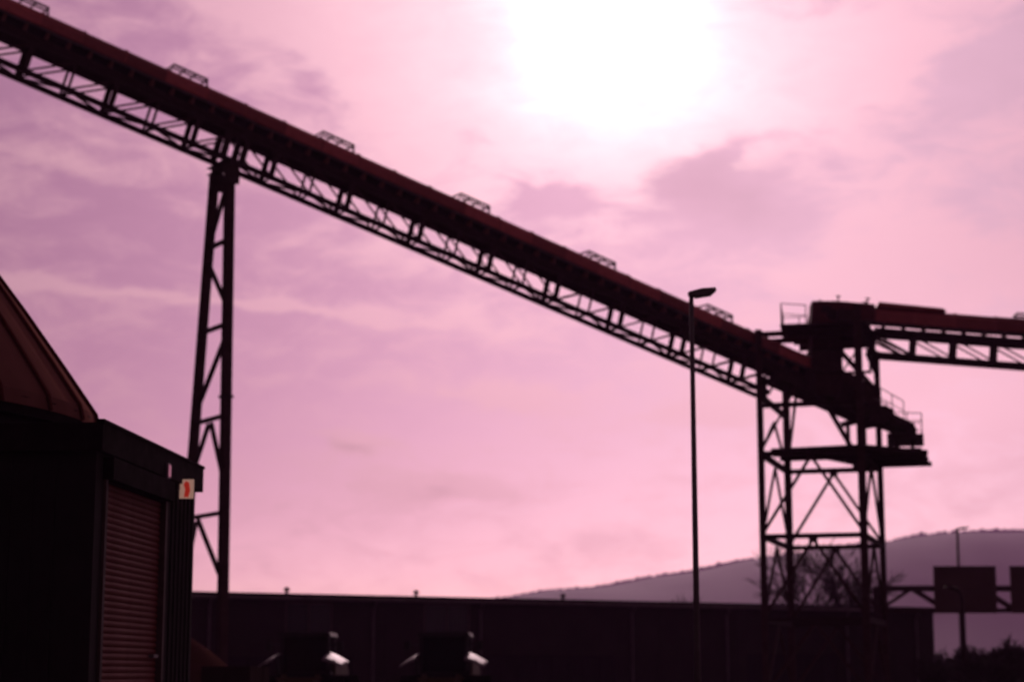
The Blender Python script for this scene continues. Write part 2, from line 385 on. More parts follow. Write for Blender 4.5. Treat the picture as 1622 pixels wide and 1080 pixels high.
# enclosed loading and tail section of the inclined conveyor
for k in range(16, 20):
    s = 9.2 + PIT * k
    for sg in (-1, 1):
        MB().box((.01, -.03, -2.05), (PIT - .01, .03, -.74 if 42 < s < 45 else -1.1 if s > 45 else -1.66)).build('skirt_panel', STEEL, conv, (s, sg * .70, 0))
        beam('panel_stiffener', (s + .2, sg * .78, -2.0), (s + .2, sg * .78, -.8 if 42 < s < 45 else -1.15 if s > 45 else -1.7), .08, .08, STEEL2, conv, 'L', (0, 1, 0))
    MB().box((.01, -.66, -2.04), (PIT - .01, .66, -1.98)).build('floor_plate', STEEL, conv, (s, 0, 0))
tl = MB(); tl.prism([(42.9, -.75), (42.9, -.1), (45.4, -.05), (46.2, -.22), (46.75, -.45), (47.15, -1.12), (45.0, -1.12)], -.62, .62, 1)
tl.build('loading_skirt', STEEL2, conv)
tg = MB(); tg.prism([(47.0, -1.13), (49.6, -1.22), (50.0, -1.45), (50.0, -1.75), (47.0, -1.75)], -.66, .66, 1); tg.build('tail_frame', STEEL, conv)
MB().tube([(49.5, -.8, -1.45), (49.5, .8, -1.45)], .2, 16).build('tail_pulley', STEEL, conv)
MB().box((0, -.45, 0), (.7, .45, .32)).build('belt_scraper_box', STEEL2, conv, (47.7, 0, -1.15), (0, R(4), 0))
MB().box((0, -.3, -.3), (.9, .3, .3)).tube([(.9, 0, 0), (1.25, 0, 0)], .2, 10).build('tail_motor', STEEL2, conv, (45.2, -1.05, -1.2))

# trestle carrying the inclined conveyor
def trestle(s, label, detail=True):
    nt_, ft = cl(s - .1, -.78, -3.16), cl(s - .1, .92, -3.16)
    base = Vector((nt_.x, nt_.y, 0)); root = thing('conveyor_trestle', label, 'trestle', base, group='trestles under the inclined conveyor')
    Yd = Vector((-CX.y, CX.x, 0)).normalized(); Xh = Vector((CX.x, CX.y, 0)).normalized()
    a0, a1 = Vector((.25, -.1, .45)), nt_ - base
    b1 = ft - base; b0 = Vector((b1.x, b1.y, 0)) + Yd * 3.0; b0.z = .45
    la = lambda z: a0 + (a1 - a0) * ((z - a0.z) / (a1.z - a0.z))
    lb = lambda z: b0 + (b1 - b0) * ((z - b0.z) / (b1.z - b0.z))
    beam('leg', a0, a1, .38, .38, STEEL2, root, 'I', Yd); beam('leg', b0, b1, .36, .36, STEEL2, root, 'I', Yd)
    for q in (a0, b0):
        MB().box((-.6, -.6, -.45), (.6, .6, -.03)).build('footing', CONC, root, q)
        MB().box((-.45, -.45, -.03), (.45, .45, .02)).build('base_plate', STEEL, root, q)
    zs = [at(357, y, 83.8).z for y in (305, 394, 529, 673, 823, 960)]
    k = (a1.z) / cl(9.2, -.78, -3.16).z; zs = [z * k for z in zs]
    mem = lambda n_, p, q, w: beam(n_, p + (q - p).normalized() * .2, q - (q - p).normalized() * .2, w, w, STEEL, root, 'L', Xh)
    for z in zs[1:5]: mem('tie', la(z), lb(z), .17)
    mem('brace', la(a1.z - .5), lb(zs[1] + .1), .17); mem('brace', lb(zs[1] - .6), la(zs[2] + .7), .16); mem('brace', la(zs[2] - .4), lb(zs[3] + .5), .17)
    m3 = (la(zs[3]) + lb(zs[3])) / 2
    mem('brace', m3, lb(zs[3] - 2.4), .16); mem('brace', m3, la(zs[3] - 3.0), .16)
    m4 = lb(zs[4]) * .75 + la(zs[4]) * .25
    mem('brace', m4, la(zs[5] + .8), .16); mem('brace', m4, lb(zs[5] + .4), .16); mem('tie', la(zs[5] - 3), lb(zs[5] - 3), .16)
    # head: cap beam, saddle posts and gussets
    beam('cap_beam', a1 + Vector((0, 0, .1)) - Yd * .3, b1 + Vector((0, 0, .1)) + Yd * .3, .5, .34, STEEL, root, 'I')
    for p in (a1, b1):
        MB().box((-.32, -.06, -.9), (.32, .06, -.08)).build('gusset', STEEL, root, p - Yd * .3, (0, 0, math.atan2(CX.y, CX.x)))
    for z in (zs[3] - .1,): MB().box((-.25, -.24, -.06), (.25, .24, .06)).build('splice_plate', STEEL, root, la(z + .9), (0, 0, math.atan2(CX.y, CX.x)))
    return root
trestle(9.2, 'tall dark steel trestle with two leaning legs beside the roller shutter building')
trestle(S0 + 1.2, 'tall steel trestle under the upper end of the conveyor, off the left of the picture')
# heavier saddle posts on the conveyor above the trestle
for ds in (-.45, .45):
    for sg in (-1, 1): beam('saddle_post', (9.2 + ds, sg * .55, -1.63), (9.2 + ds, sg * .55, -2.77), .26, .2, STEEL, conv, 'I', (0, 1, 0))

# upper conveyor, coming in from the right
UH = at(1345, 486, 99.2); UX = Vector((math.cos(R(-3)), math.sin(R(-3)), 0)); UX.z = -.088; UX.normalize()
u0 = UH + UX * 1.3
upc, UM = conveyor('upper_conveyor', 'red covered conveyor running off the right edge from the transfer tower', u0, UX, 0, 2.08 * 18, 2.08,
    (.55, -.80, -1.10, -1.45, -2.47), lambda s: True, 2.08 * 18, [8.1, 22], 'belt conveyors', all_heavy=True)
def ul(s, n, q): return UM @ Vector((s, n, q))
for sg in (-1, 1):
    beam('end_diagonal', (-.2, sg * .55, -1.52), (2.05, sg * .55, -2.45), .13, .13, STEEL, upc, 'L', (0, 1, 0))

# ------------------------------------------------------------------ transfer tower
TL = Vector((12.55, 95.0, 0)); e1 = Vector((.958, -.287, 0)).normalized(); e2 = Vector((.287, .958, 0)).normalized()
TA, TB = 5.0, 9.0
TMX = Matrix(((e1.x, e2.x, 0, TL.x), (e1.y, e2.y, 0, TL.y), (0, 0, 1, 0), (0, 0, 0, 1)))
tower = thing('transfer_tower', 'dark steel lattice transfer tower with platforms where two conveyors meet', 'tower', mtx=TMX)
zB, zA, zC, zP = 8.4, 12.55, 15.0, 19.35
legs = {'L': (0, 0, 18.9), 'N': (TA, 0, 19.9), 'R': (TA, TB, 19.0), 'F': (0, TB, 19.0)}
for k, (a, b, z) in legs.items():
    beam('leg', (a, b, .3), (a, b, z), .36 if k in 'NF' else .30, .36 if k in 'NF' else .30, STEEL2, tower, 'I', (0, 1, 0))
    MB().box((-.6, -.6, 0), (.6, .6, .3)).build('footing', CONC, tower, (a, b, 0))
c = [(0, 0), (TA, 0), (TA, TB), (0, TB)]
def tb(name, p, q, w, m=STEEL, prof='I', g=.17):
    p = Vector(p); q = Vector(q); d = (q - p).normalized(); return beam(name, p + d * g, q - d * g, w, w, m, tower, prof)
for z, w in ((zB - 4.1, .24), (zB, .24), (zA, .26)):
    for i in range(4): tb('ring_beam', (*c[i], z), (*c[(i + 1) % 4], z), w)
tb('ring_beam', (0, 0, zC + .55), (0, TB, zC + .55), .24); tb('ring_beam', (0, 0, zC), (TA, 0, zC), .24)
for i in range(4):
    p, q = c[i], c[(i + 1) % 4]; m = ((p[0] + q[0]) / 2, (p[1] + q[1]) / 2)
    for z0, z1 in ((.6, zB - 4.1), (zB - 4.1, zB), (zB, zA)):
        tb('brace', (*p, z0 + .15), (*m, z1 - .16), .15, STEEL2, 'L', .12); tb('brace', (*q, z0 + .15), (*m, z1 - .16), .15, STEEL2, 'L', .12)
        MB().box((-.22, -.02, -.3), (.22, .02, -.13)).build('gusset', STEEL, tower, (*m, z1), (0, 0, math.atan2(q[1] - p[1], q[0] - p[0])))
tb('brace', (0, 0, zA + .15), (0, TB / 2, zC - .2), .15, STEEL2, 'L'); tb('brace', (0, TB, zA + .15), (0, TB / 2, zC - .2), .15, STEEL2, 'L')
for s_, n_, q_ in ((41.6, -.6, (0, 0, zA + .2)), (42.6, .6, (0, TB, zA + .2))):
    tb('brace', q_, TMX.inverted() @ cl(s_, n_, -1.85), .14, STEEL2, 'L')
inv = TMX.inverted()
def tl_(w): return inv @ w
# maintenance platform at tail level
def platform(poly, z, th, name='platform', m=STEEL):
    n = len(poly); mb = MB(); mb.prism(poly, z - th, z, 2); return mb.build(name, m, tower)
pR = [tl_(at(px, 716, d)) for px, d in ((1470, 96.3), (1466, 103.0))]
platform([(.45, .3), (TA + .1, -.25), (pR[0].x, pR[0].y), (pR[1].x, pR[1].y), (TA + .5, TB + .2), (3.7, TB - .6), (2.6, 5.2), (.45, 4.4)], zA + .30, .12)
for b in (1.0, 3.0, 5.4, 7.6): beam('platform_joist', (.5 if b < 4 else 3.7, b, zA + .05), (pR[0].x - .15, b, zA + .05), .16, .24, STEEL, tower, 'I')
# handrails
def rail(pts, z, h=1.1, m=STEEL2, mid=True):
    mb = MB(); pts = [Vector((p[0], p[1], 0)) for p in pts]
    zz = [p for p in (z if isinstance(z, (list, tuple)) else [z] * len(pts))]
    top = [p + Vector((0, 0, q + h)) for p, q in zip(pts, zz)]; mb.tube(top, .028, 6)
    if mid: mb.tube([p - Vector((0, 0, h * .48)) for p in top], .022, 6)
    for (p, q), (p2, q2) in zip(zip(pts, zz), list(zip(pts, zz))[1:]):
        L = (p2 - p).length; k = max(1, int(round(L / 1.0)))
        for i in range(k + 1):
            w = p.lerp(p2, i / k); g = q + (q2 - q) * i / k; mb.tube([w + Vector((0, 0, g - .05)), w + Vector((0, 0, g + h))], .03, 6)
    return mb.build('handrail', m, tower)
# upper platform round the head of the upper conveyor
zU = at(1275, 519, 98.5).z
ua = [tl_(at(1236, 530, 97.4)), tl_(at(1240, 530, 101.6)), tl_(at(1392, 520, 101.4)), tl_(at(1372, 520, 96.6))]
platform([(p.x, p.y) for p in ua], zU, .10, 'upper_platform')
lo_b, hi_b = min(p.y for p in ua), max(p.y for p in ua)
for b in (2.4, 4.6, 6.6): beam('platform_joist', (ua[0].x + .2, b, zU - .32), (TA + .1, b, zU - .32), .2, .43, STEEL, tower, 'I')
for a, gh in ((0.0, .2), (TA, .34)): beam('platform_girder', (a, .2, zU - .42 - gh / 2), (a, TB - .2, zU - .42 - gh / 2), .2, gh, STEEL, tower, 'I')
beam('outrigger', (-1.0, 2.4, zU - .28), (ua[0].x + .2, 2.4, zU - .28), .2, .26, STEEL, tower, 'box'); beam('outrigger', (-1.0, 4.6, zU - .28), (ua[0].x + .2, 4.6, zU - .28), .2, .26, STEEL, tower, 'box')
beam('outrigger_strut', (-.95, 2.4, zU - .42), (-.2, 2.4, zU - 1.2), .12, .12, STEEL, tower); beam('outrigger_strut', (-1.0, 2.55, zU - .28), (-1.0, 4.45, zU - .28), .12, .12, STEEL, tower)
beam('knee_brace', (TA, TB - .2, zP - 2.6), (TA - 1.6, TB - 2.6, zU - .72), .2, .2, STEEL, tower, 'I')
beam('knee_brace', (TA + .05, TB - .3, zU - 1.6), (TA - .2, TB - 2.4, zU - .72), .3, .3, STEEL, tower, 'I')
beam('cross_tie', (.2, TB - 3.4, zU - 2.0), (TA, TB - 3.4, zU - 2.0), .14, .14, STEEL2, tower, 'L')
beam('hanger', (TA, TB - 3.4, zU - 2.1), (TA, TB - 3.4, zU - .76), .12, .12, STEEL2, tower, 'L')
beam('sag_rod', (2.6, 4.4, zU - 3.6), (TA - .1, 1.0, zU - 1.5), .06, .06, STEEL2, tower, 'L'); beam('sag_rod', (2.8, 5.0, zU - 3.9), (3.6, 2.0, zU - 4.0), .06, .06, STEEL2, tower, 'L')
h0, h1 = tl_(at(1227, 520, 97.6)), tl_(at(1277, 520, 98.0)); h2 = tl_(at(1232, 520, 101.3))
rail([(h1.x, h1.y), (ua[0].x + .05, ua[0].y + .1), (ua[1].x + .05, ua[1].y - .1), (2.2, ua[1].y + .0)], zU)
# chute from the upper head down to the lower belt
ctr = tl_(at(1307, 560, 99.3)); ctop = zU + 1.2
cm = MB(); cm.prism([(-.78, 0), (.78, 0), (.78, -3.6), (.55, -4.2), (-.55, -4.2), (-1.15, -3.1), (-.78, -2.2)], -.7, .7, 1)
cm.build('chute', STEEL2, tower, (ctr.x, ctr.y, zU + .75), (0, 0, -math.atan2(e1.y, e1.x)))
for z in (.2, -1.1, -2.3): MB().box((-.86, -.78, -.06), (.86, .78, .06)).build('chute_flange', STEEL, tower, (ctr.x, ctr.y, zU + z), (0, 0, -math.atan2(e1.y, e1.x)))
# head housing of the upper conveyor (belongs to that conveyor)
hh = MB(); hh.prism([(-3.3, -.35), (-3.3, .02), (-2.6, .08), (-1.9, .12), (-.05, .10), (-.05, -.80), (-.5, -.80), (-1.0, -.80), (-1.6, -.62), (-2.2, -1.1), (-3.3, -1.1)], -.72, .72, 1)
hh.build('head_housing', HEADM, upc)
for q in (-2.9, -2.2, -1.5, -.8): MB().box((-.03, -.76, -.8), (.03, .76, .17)).build('housing_rib', HEADM, upc, (q, 0, -.04))
MB().box((-.25, -.03, -.18), (.25, .0, .18)).build('inspection_hatch', STEEL, upc, (-2.55, -.725, -.35))
hp = MB(); hp.tube([(-2.2, -.8, -.62), (-2.2, .8, -.62)], .3, 14); hp.build('head_pulley', STEEL, upc)
MB().box((-.3, -.35, -.3), (.5, .35, .3)).tube([(.5, 0, 0), (.85, 0, 0)], .19, 10).build('drive_motor', STEEL2, upc, (-1.7, -1.25, -.75))
MB().box((-3.0, -.95, -1.46), (.25, .95, -1.30)).build('head_frame', STEEL, upc)
for a, b in ((-1.95, -.5), (-.42, -.5), (-.42, .5)): MB().tube([(a, b, .08), (a, b, .42)], .045, 6).tube([(a - .12, b, .42), (a + .12, b, .42)], .04, 6).build('lifting_lug', STEEL, upc)
MB().prism([(0, 0), (3.6, 0), (3.4, .14), (.1, .22)], -.66, .66, 1).build('cover_hatch', HOOD, upc, (.05, 0, .03))
# tail platform of the inclined conveyor with rails and stair
tpz = at(1455, 690, 101).z
t0 = [tl_(at(px, 690, d)) for px, d in ((1405, 99.8), (1463, 100.0), (1463, 103.2), (1405, 103.5))]
platform([(p.x, p.y) for p in t0], tpz, .30, 'tail_platform')
rail([(t0[0].x + .3, t0[0].y + .08), (t0[1].x - .08, t0[1].y + .08), (t0[2].x - .08, t0[2].y - .08), (t0[3].x + .3, t0[3].y - .08)], tpz)
for p in (t0[1], t0[2]): beam('platform_stub', (p.x - .6, p.y, zA + .30), (p.x - .6, p.y, tpz - .30), .16, .16, STEEL, tower, 'I', (0, 1, 0))
for p in (t0[0], t0[3]): beam('platform_stub', (p.x + .5, p.y, zA + .30), (p.x + .5, p.y, tpz - .30), .26, .26, STEEL, tower, 'I', (0, 1, 0))
s0_ = tl_(cl(44.1, -.1, -2.0)); s1_ = tl_(at(1356, 705, 99.2)); s1_.z = zA + .31
for dy in (-.4, .4): beam('stair_stringer', (s0_.x, s0_.y + dy, s0_.z), (s1_.x, s1_.y + dy, s1_.z), .06, .22, STEEL, tower)
for i in range(6):
    p = s0_.lerp(s1_, (i + .5) / 6); MB().box((-.14, -.38, -.02), (.14, .38, .02)).build('tread', STEEL, tower, p)
# sloping side rail along the loading section
r0, r1 = cl(46.9, -1.1, -1.2), cl(48.6, -1.1, -1.35)
q0, q1 = tl_(r0), tl_(r1)
rail([(q0.x, q0.y), (q1.x, q1.y)], [q0.z - .2, q1.z - .2], 1.1)
# seats that carry the two conveyors
for b in (.45, 1.75):
    z = min(tl_(cl(q, 0, -2.06)).z for q in (38.6, 39.6)); beam('seat_post', (.0, b, zC + .67), (.0, b, z + .1), .18, .18, STEEL, tower, 'I', (0, 1, 0))
w = tl_(cl(46.3, 0, -2.06)); beam('conveyor_seat', (w.x - .9, w.y + 1.2, w.z - .14), (w.x + .9, w.y - 1.2, w.z - .14), .24, .26, STEEL, tower, 'I')
for sg in (-1, 1): beam('seat_post', (w.x + sg * .5, w.y - sg * .67, zA + .30), (w.x + sg * .5, w.y - sg * .67, w.z - .27), .2, .2, STEEL, tower, 'I', (0, 1, 0))

# ------------------------------------------------------------------ street lamps
def lamp(label, px, ytop, d, head, arm_rise=.14, r0=.066, r1=.044, m=LAMPG):
    p = at(px, ytop, d); root = thing('street_lamp', label, 'street lamp', (p.x, p.y, 0), group='street lamps'); h = p.z
    MB().tube([(0, 0, 0), (0, 0, h)], r0, 10, r1).build('pole', m, root, smooth=True)
    MB().tube([(0, 0, 0), (0, 0, .9)], r0 * 1.5, 10, r0 * 1.35).build('pole_base', m, root)
    MB().tube([(0, 0, h - .06), (.02, 0, h + .03), (.10, 0, h + .05)], .04, 8).build('bracket', m, root)
    mb = MB(); L = head; mb.prism([(0, 0), (.08, -.05), (L * .85, -.05), (L, .0), (L * .97, .05), (L * .5, .075), (0, .05)], -.12, .12, 1)
    mb.build('lantern', m, root, (-.05, 0, h + .03), (0, -arm_rise, 0))
    MB().box((.12, -.09, -.075), (L * .8, .09, -.052)).build('lens', GALV, root, (-.05, 0, h + .03), (0, -arm_rise, 0))
    return root
lamp('tall slender street lamp with a flat angled lantern in front of the conveyor', 1095, 470, 36.0, .53, .16)
lamp('small far street lamp rising above the hill behind the sign boards', 1516, 838, 135, .9, .12, .15, .10)

# ------------------------------------------------------------------ round hall with dome, annex with roller shutter
HC = Vector((-13.82, 32.8, 0)); HR = 6.35; ze = 6.2
hall = thing('domed_hall', 'round dark storage hall with a rusty red sheet dome at the left edge', 'building', HC)
NS = 48
wmesh = MB()
for i in range(NS):
    a0, a1 = 2 * math.pi * i / NS, 2 * math.pi * (i + 1) / NS; b = len(wmesh.v)
    for r_, z in ((HR - .12, 0), (HR - .12, ze - .35)):
        for a in (a0, a1): wmesh.v.append((r_ * math.cos(a), r_ * math.sin(a), z))
    wmesh.f.append((b, b + 1, b + 3, b + 2))
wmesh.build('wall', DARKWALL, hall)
ring = MB()
pr = [(HR - .13, ze - .38), (HR + .08, ze - .40), (HR + .10, ze - .10), (HR - .13, ze - .06)]
for i in range(NS + 1):
    a = 2 * math.pi * i / NS; ring.v += [(r_ * math.cos(a), r_ * math.sin(a), z) for r_, z in pr]
for i in range(NS):
    for j in range(4): k = (j + 1) % 4; ring.f.append((i * 4 + j, (i + 1) * 4 + j, (i + 1) * 4 + k, i * 4 + k))
ring.build('eave_ring', FASCIA, hall)
dp = [(6.48, 5.95), (6.42, 6.2), (5.86, 7.0), (5.1, 8.05), (4.3, 9.1), (3.6, 10.2), (2.6, 11.2), (1.5, 12.0), (.5, 12.45), (.12, 12.5)]
NG = 32; ga = 2 * math.pi / NG; gore = MB()
for r_, z in dp:
    for q in (-.5, -.25, 0, .25, .5): gore.v.append((r_ * math.cos(q * ga), r_ * math.sin(q * ga), z))
for i in range(len(dp) - 1):
    for j in range(4): gore.f.append((i * 5 + j, i * 5 + j + 1, i * 5 + j + 6, i * 5 + j + 5))
gme = gore.mesh('dome_panel', DOME, False)
seam = MB(); seam.tube([(r_ * 1.004, 0, z + .01) for r_, z in dp], .04, 5); sme = seam.mesh('seam', DOMESEAM)
for i in range(NG):
    obj('roof_panel', gme, hall, (0, 0, rnd.uniform(-.008, .008)), (0, 0, i * ga)); obj('roof_seam', sme, hall, (0, 0, 0), (0, 0, (i + .5) * ga))
MB().tube([(0, 0, 12.3), (0, 0, 12.9)], .5, 16).build('roof_cap', DOMESEAM, hall)

K1, K2 = Vector((-6.29, 28.55, 0)), Vector((-5.87, 35.05, 0)); kd = (K2 - K1).normalized(); kn = Vector((kd.y, -kd.x, 0))
ka = math.atan2(kd.y, kd.x)
AM = Matrix(((kd.x, -kn.x, 0, K1.x), (kd.y, -kn.y, 0, K1.y), (0, 0, 1, 0), (0, 0, 0, 1)))   # x along the door wall, y into the building
annex = thing('shutter_building', 'dark flat roofed annex with a brown roller shutter door', 'building', mtx=AM)
AL = (K2 - K1).length; AH = 5.45; s_a, s_b, s_h = .42, 4.30, 4.62
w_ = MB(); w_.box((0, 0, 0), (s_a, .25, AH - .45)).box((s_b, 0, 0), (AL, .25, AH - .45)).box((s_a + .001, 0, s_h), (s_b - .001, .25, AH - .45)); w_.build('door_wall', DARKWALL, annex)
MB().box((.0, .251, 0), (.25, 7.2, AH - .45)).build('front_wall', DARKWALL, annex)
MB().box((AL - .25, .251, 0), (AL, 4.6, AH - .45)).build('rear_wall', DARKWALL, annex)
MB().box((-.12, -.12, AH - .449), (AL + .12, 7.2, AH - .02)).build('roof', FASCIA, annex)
MB().box((-.14, -.14, AH - .02), (AL + .14, -.02, AH + .03)).build('roof_edge', FASCIA, annex)
# cladding ribs on the dark walls
rib = MB().box((-.03, 0, 0), (.03, .035, AH - .47)).mesh('cladding_rib', DARKWALL)
for i in range(1, 20): obj('cladding_rib', rib, annex, (-.035 + .03 - .03, .3 + i * .34, 0), (0, 0, R(-90)))
for i in range(6): obj('cladding_rib', rib, annex, (4.75 + i * .3, -.034, 0))
for q in (s_a, s_b - .12): MB().box((q, -.05, 0), (q + .12, .2, s_h)).build('door_jamb', FRAME, annex)
MB().box((s_a - .02, -.16, s_h + .001), (s_b + .02, -.001, s_h + .34)).build('shutter_box', FASCIA, annex)
shut = MB(); slat_h = .1
sp = [(0, 0), (.02, .012), (.034, .05), (.02, .088), (0, .1), (-.02, .1), (-.02, 0)]
slm = MB().prism([(-y, z) for y, z in sp], s_a + .121, s_b - .121, 0).mesh('slat', SHUT)
for i in range(46): obj('slat', slm, annex, (0, .08 + rnd.uniform(-.004, .004), .005 + i * slat_h))
MB().box((0, -.09, -.03), (.3, 0, .03)).build('shutter_handle', GALV, annex, (s_b - .62, .05, 1.98))
MB().box((-.09, -.16, 0), (.09, 0, .26)).build('wall_lamp', GALV, annex, (s_b - .42, -.001, s_h + .36))
wl = MB().box((-.065, -.012, 0), (.065, 0, .2)); wl.build('lamp_glass', LAMPGL, annex, (s_b - .42, -.162, s_h + .39))
# projecting safety sign by the far corner
sg_o = thing('safety_sign', 'small lit white and red sign projecting from the annex wall beside the shutter', 'sign', AM @ Vector((5.02, -.02, 4.90)), 0)
MB().box((.0, -.02, -.01), (.06, .02, .10)).build('bracket', GALV, sg_o)
MB().box((.05, -.02, -.16), (.30, .005, .18)).build('panel', SIGNW, sg_o)
MB().prism([(.13, -.13), (.21, -.14), (.24, -.02), (.22, .12), (.16, .15), (.12, .09), (.15, .0)], -.028, -.021, 1).build('symbol', SIGNR, sg_o)

# concrete bay with a sand heap beyond the annex
bay = thing('concrete_bay', 'low concrete block bay wall beyond the shutter building', 'wall', Vector((-7.45, 46.0, 0)))
blk = MB().box((.01, .01, .005), (.59, 1.19, .615)).mesh('block', CONC)
for i in range(2):
    for k in range(3):
        for j in range(3): obj('block', blk, bay, (i * .6 + rnd.uniform(-.012, .012), k * 1.2 - (.3 if j % 2 else 0), j * .62))
hp_ = MB(); hp_.v.append((0, 0, 3.4))
for k in range(1, 7):
    for i in range(20):
        a = i * math.pi / 10; r_ = .75 * k * rnd.uniform(.93, 1.07); hp_.v.append((r_ * math.cos(a), r_ * math.sin(a), max(-.02, 3.4 - .56 * k * rnd.uniform(.97, 1.03)) if k < 6 else -.02))
for i in range(20): hp_.f.append((0, 1 + i, 1 + (i + 1) % 20))
for k in range(5):
    for i in range(20): j = (i + 1) % 20; hp_.f.append((1 + k * 20 + i, 1 + (k + 1) * 20 + i, 1 + (k + 1) * 20 + j, 1 + k * 20 + j))
tag(hp_.build('sand_heap', HEAP, None, (-9.9, 53.0, 0), smooth=True), 'reddish sand heap behind the concrete bay wall', 'heap')

# ------------------------------------------------------------------ long low building
g0, g1 = at(296, 936.6, 112), at(1476, 962, 140); BH = (g0.z + g1.z) / 2; g0.z = g1.z = 0
bd = (g1 - g0); BL = bd.length; bd.normalize(); bn = Vector((-bd.y, bd.x, 0))
g00 = g0 - bd * 20; BL += 20
BM_ = Matrix(((bd.x, bn.x, 0, g00.x), (bd.y, bn.y, 0, g00.y), (0, 0, 1, 0), (0, 0, 0, 1)))
low_b = thing('long_low_building', 'long low dark brown building with a flat roof behind the yard', 'building', mtx=BM_)
binv = BM_.inverted()
def along(px):                          # metres along the facade at a picture column
    r = ray(px, 1000); r.z = 0; o = EYE.copy(); o.z = 0
    # intersect with facade line
    den = r.x * bd.y - r.y * bd.x; t = (g00.x * bd.y - g00.y * bd.x) / den
    return (r * t - g00).dot(bd), t
def fz(px, py):
    s, t = along(px); return EYE.z + (ray(px, py) * t).z
ops = []                                # openings: x0, x1, z0, z1, kind
for x0, x1, y0, y1, kd_ in ((452, 526, 953, 1003, 'w'), (672, 744, 956, 1004, 'w'), (770, 975, 1038, 0, 'd'), (1182, 1325, 1036, 0, 'd'), (885, 950, 972, 1008, 'w'), (1060, 1110, 976, 1010, 'w'), (360, 560, 1040, 0, 'd'), (650, 745, 1042, 0, 'd')):
    a, _ = along(x0); b, _ = along(x1); m_ = (x0 + x1) / 2
    ops.append((a, b, 0.0 if y1 == 0 else fz(m_, y1), fz(m_, y0), kd_))
ops = ops[:4] + ops[6:]
wb = MB(); xs = sorted({0.0, BL} | {o[0] for o in ops} | {o[1] for o in ops})
for a, b in zip(xs, xs[1:]):
    cuts = sorted([(o[2], o[3]) for o in ops if o[0] <= a + 1e-4 and o[1] >= b - 1e-4]); z = 0.0
    for c0, c1 in cuts + [(BH - .4, BH - .4)]:
        if c0 > z + .01: wb.box((a, 0, z), (b, .3, c0))
        z = max(z, c1)
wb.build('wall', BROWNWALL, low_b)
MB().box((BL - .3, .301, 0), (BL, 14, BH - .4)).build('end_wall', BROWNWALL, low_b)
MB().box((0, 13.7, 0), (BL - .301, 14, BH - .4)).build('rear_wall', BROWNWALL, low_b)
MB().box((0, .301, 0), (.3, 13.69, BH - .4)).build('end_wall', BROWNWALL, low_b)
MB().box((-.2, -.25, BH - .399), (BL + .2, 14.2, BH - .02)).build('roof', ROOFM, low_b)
MB().box((-.22, -.28, BH - .30), (BL + .22, -.251, BH + .02)).build('fascia', FASCIA, low_b)
for a, b, z0, z1, k in ops:
    if k == 'w':
        w = MB(); t_ = .1
        w.box((a, .02, z0), (b, .12, z0 + t_)).box((a, .02, z1 - t_), (b, .12, z1)).box((a, .02, z0 + t_), (a + t_, .12, z1 - t_)).box((b - t_, .02, z0 + t_), (b, .12, z1 - t_))
        w.box(((a + b) / 2 - .04, .03, z0 + t_), ((a + b) / 2 + .04, .11, z1 - t_))
        wo_ = w.build('window', FRAME, low_b)
        for q0, q1 in ((a + t_, (a + b) / 2 - .041), ((a + b) / 2 + .041, b - t_)): MB().box((q0, .06, z0 + t_), (q1, .075, z1 - t_)).build('pane', GLASS, wo_)
        MB().box((a - .1, -.12, z0 - .08), (b + .1, .02, z0 - .001)).build('sill', CONC, wo_)
    else:
        dr = MB().box((a, .14, 0), (b, .2, z1)).build('door', FASCIA, low_b)
        nn = max(2, int((b - a) / 1.2))
        for i in range(nn): x0 = a + (b - a) * i / nn; MB().box((x0 + .04, .10, .05), (x0 + (b - a) / nn - .04, .139, z1 - .05)).build('door_panel', DARKWALL, dr)
MB().prism([(-.46, BH - .34), (-.29, BH - .34), (-.29, BH - .16), (-.31, BH - .16), (-.31, BH - .32), (-.44, BH - .32), (-.44, BH - .16), (-.46, BH - .16)], -.2, BL + .2, 0).build('gutter', GALV, low_b)
for px in (330, 590, 760, 1000, 1150, 1340, 1450):
    s, t = along(px); MB().tube([(s, -.38, BH - .33), (s, -.38, BH - .5), (s, -.12, BH - .8), (s, -.12, .1)], .07, 8).build('downpipe', GALV, low_b)
for px in range(300, 1480, 62):
    s, t = along(px)
    if not any(o[0] - .2 < s < o[1] + .2 for o in ops): MB().box((s - .05, -.03, 0), (s + .05, -.001, BH - .41)).build('wall_batten', BROWNWALL, low_b)
for px in (465, 672, 907):
    s, t = along(px); v = MB(); v.tube([(0, 0, -.03), (0, 0, .28)], .1, 10).tube([(0, 0, .26), (0, 0, .36), (0, 0, .46)], .24, 12, .1)
    tag(v.build('roof_vent', STEEL, None, BM_ @ Vector((s, 1.2, BH)), smooth=False), {465: 'mushroom roof vent above the left windows of the low building', 672: 'mushroom roof vent on the middle of the low roof', 907: 'mushroom roof vent on the low roof where the hill begins'}[px], 'vent', 'vents on the low roof')

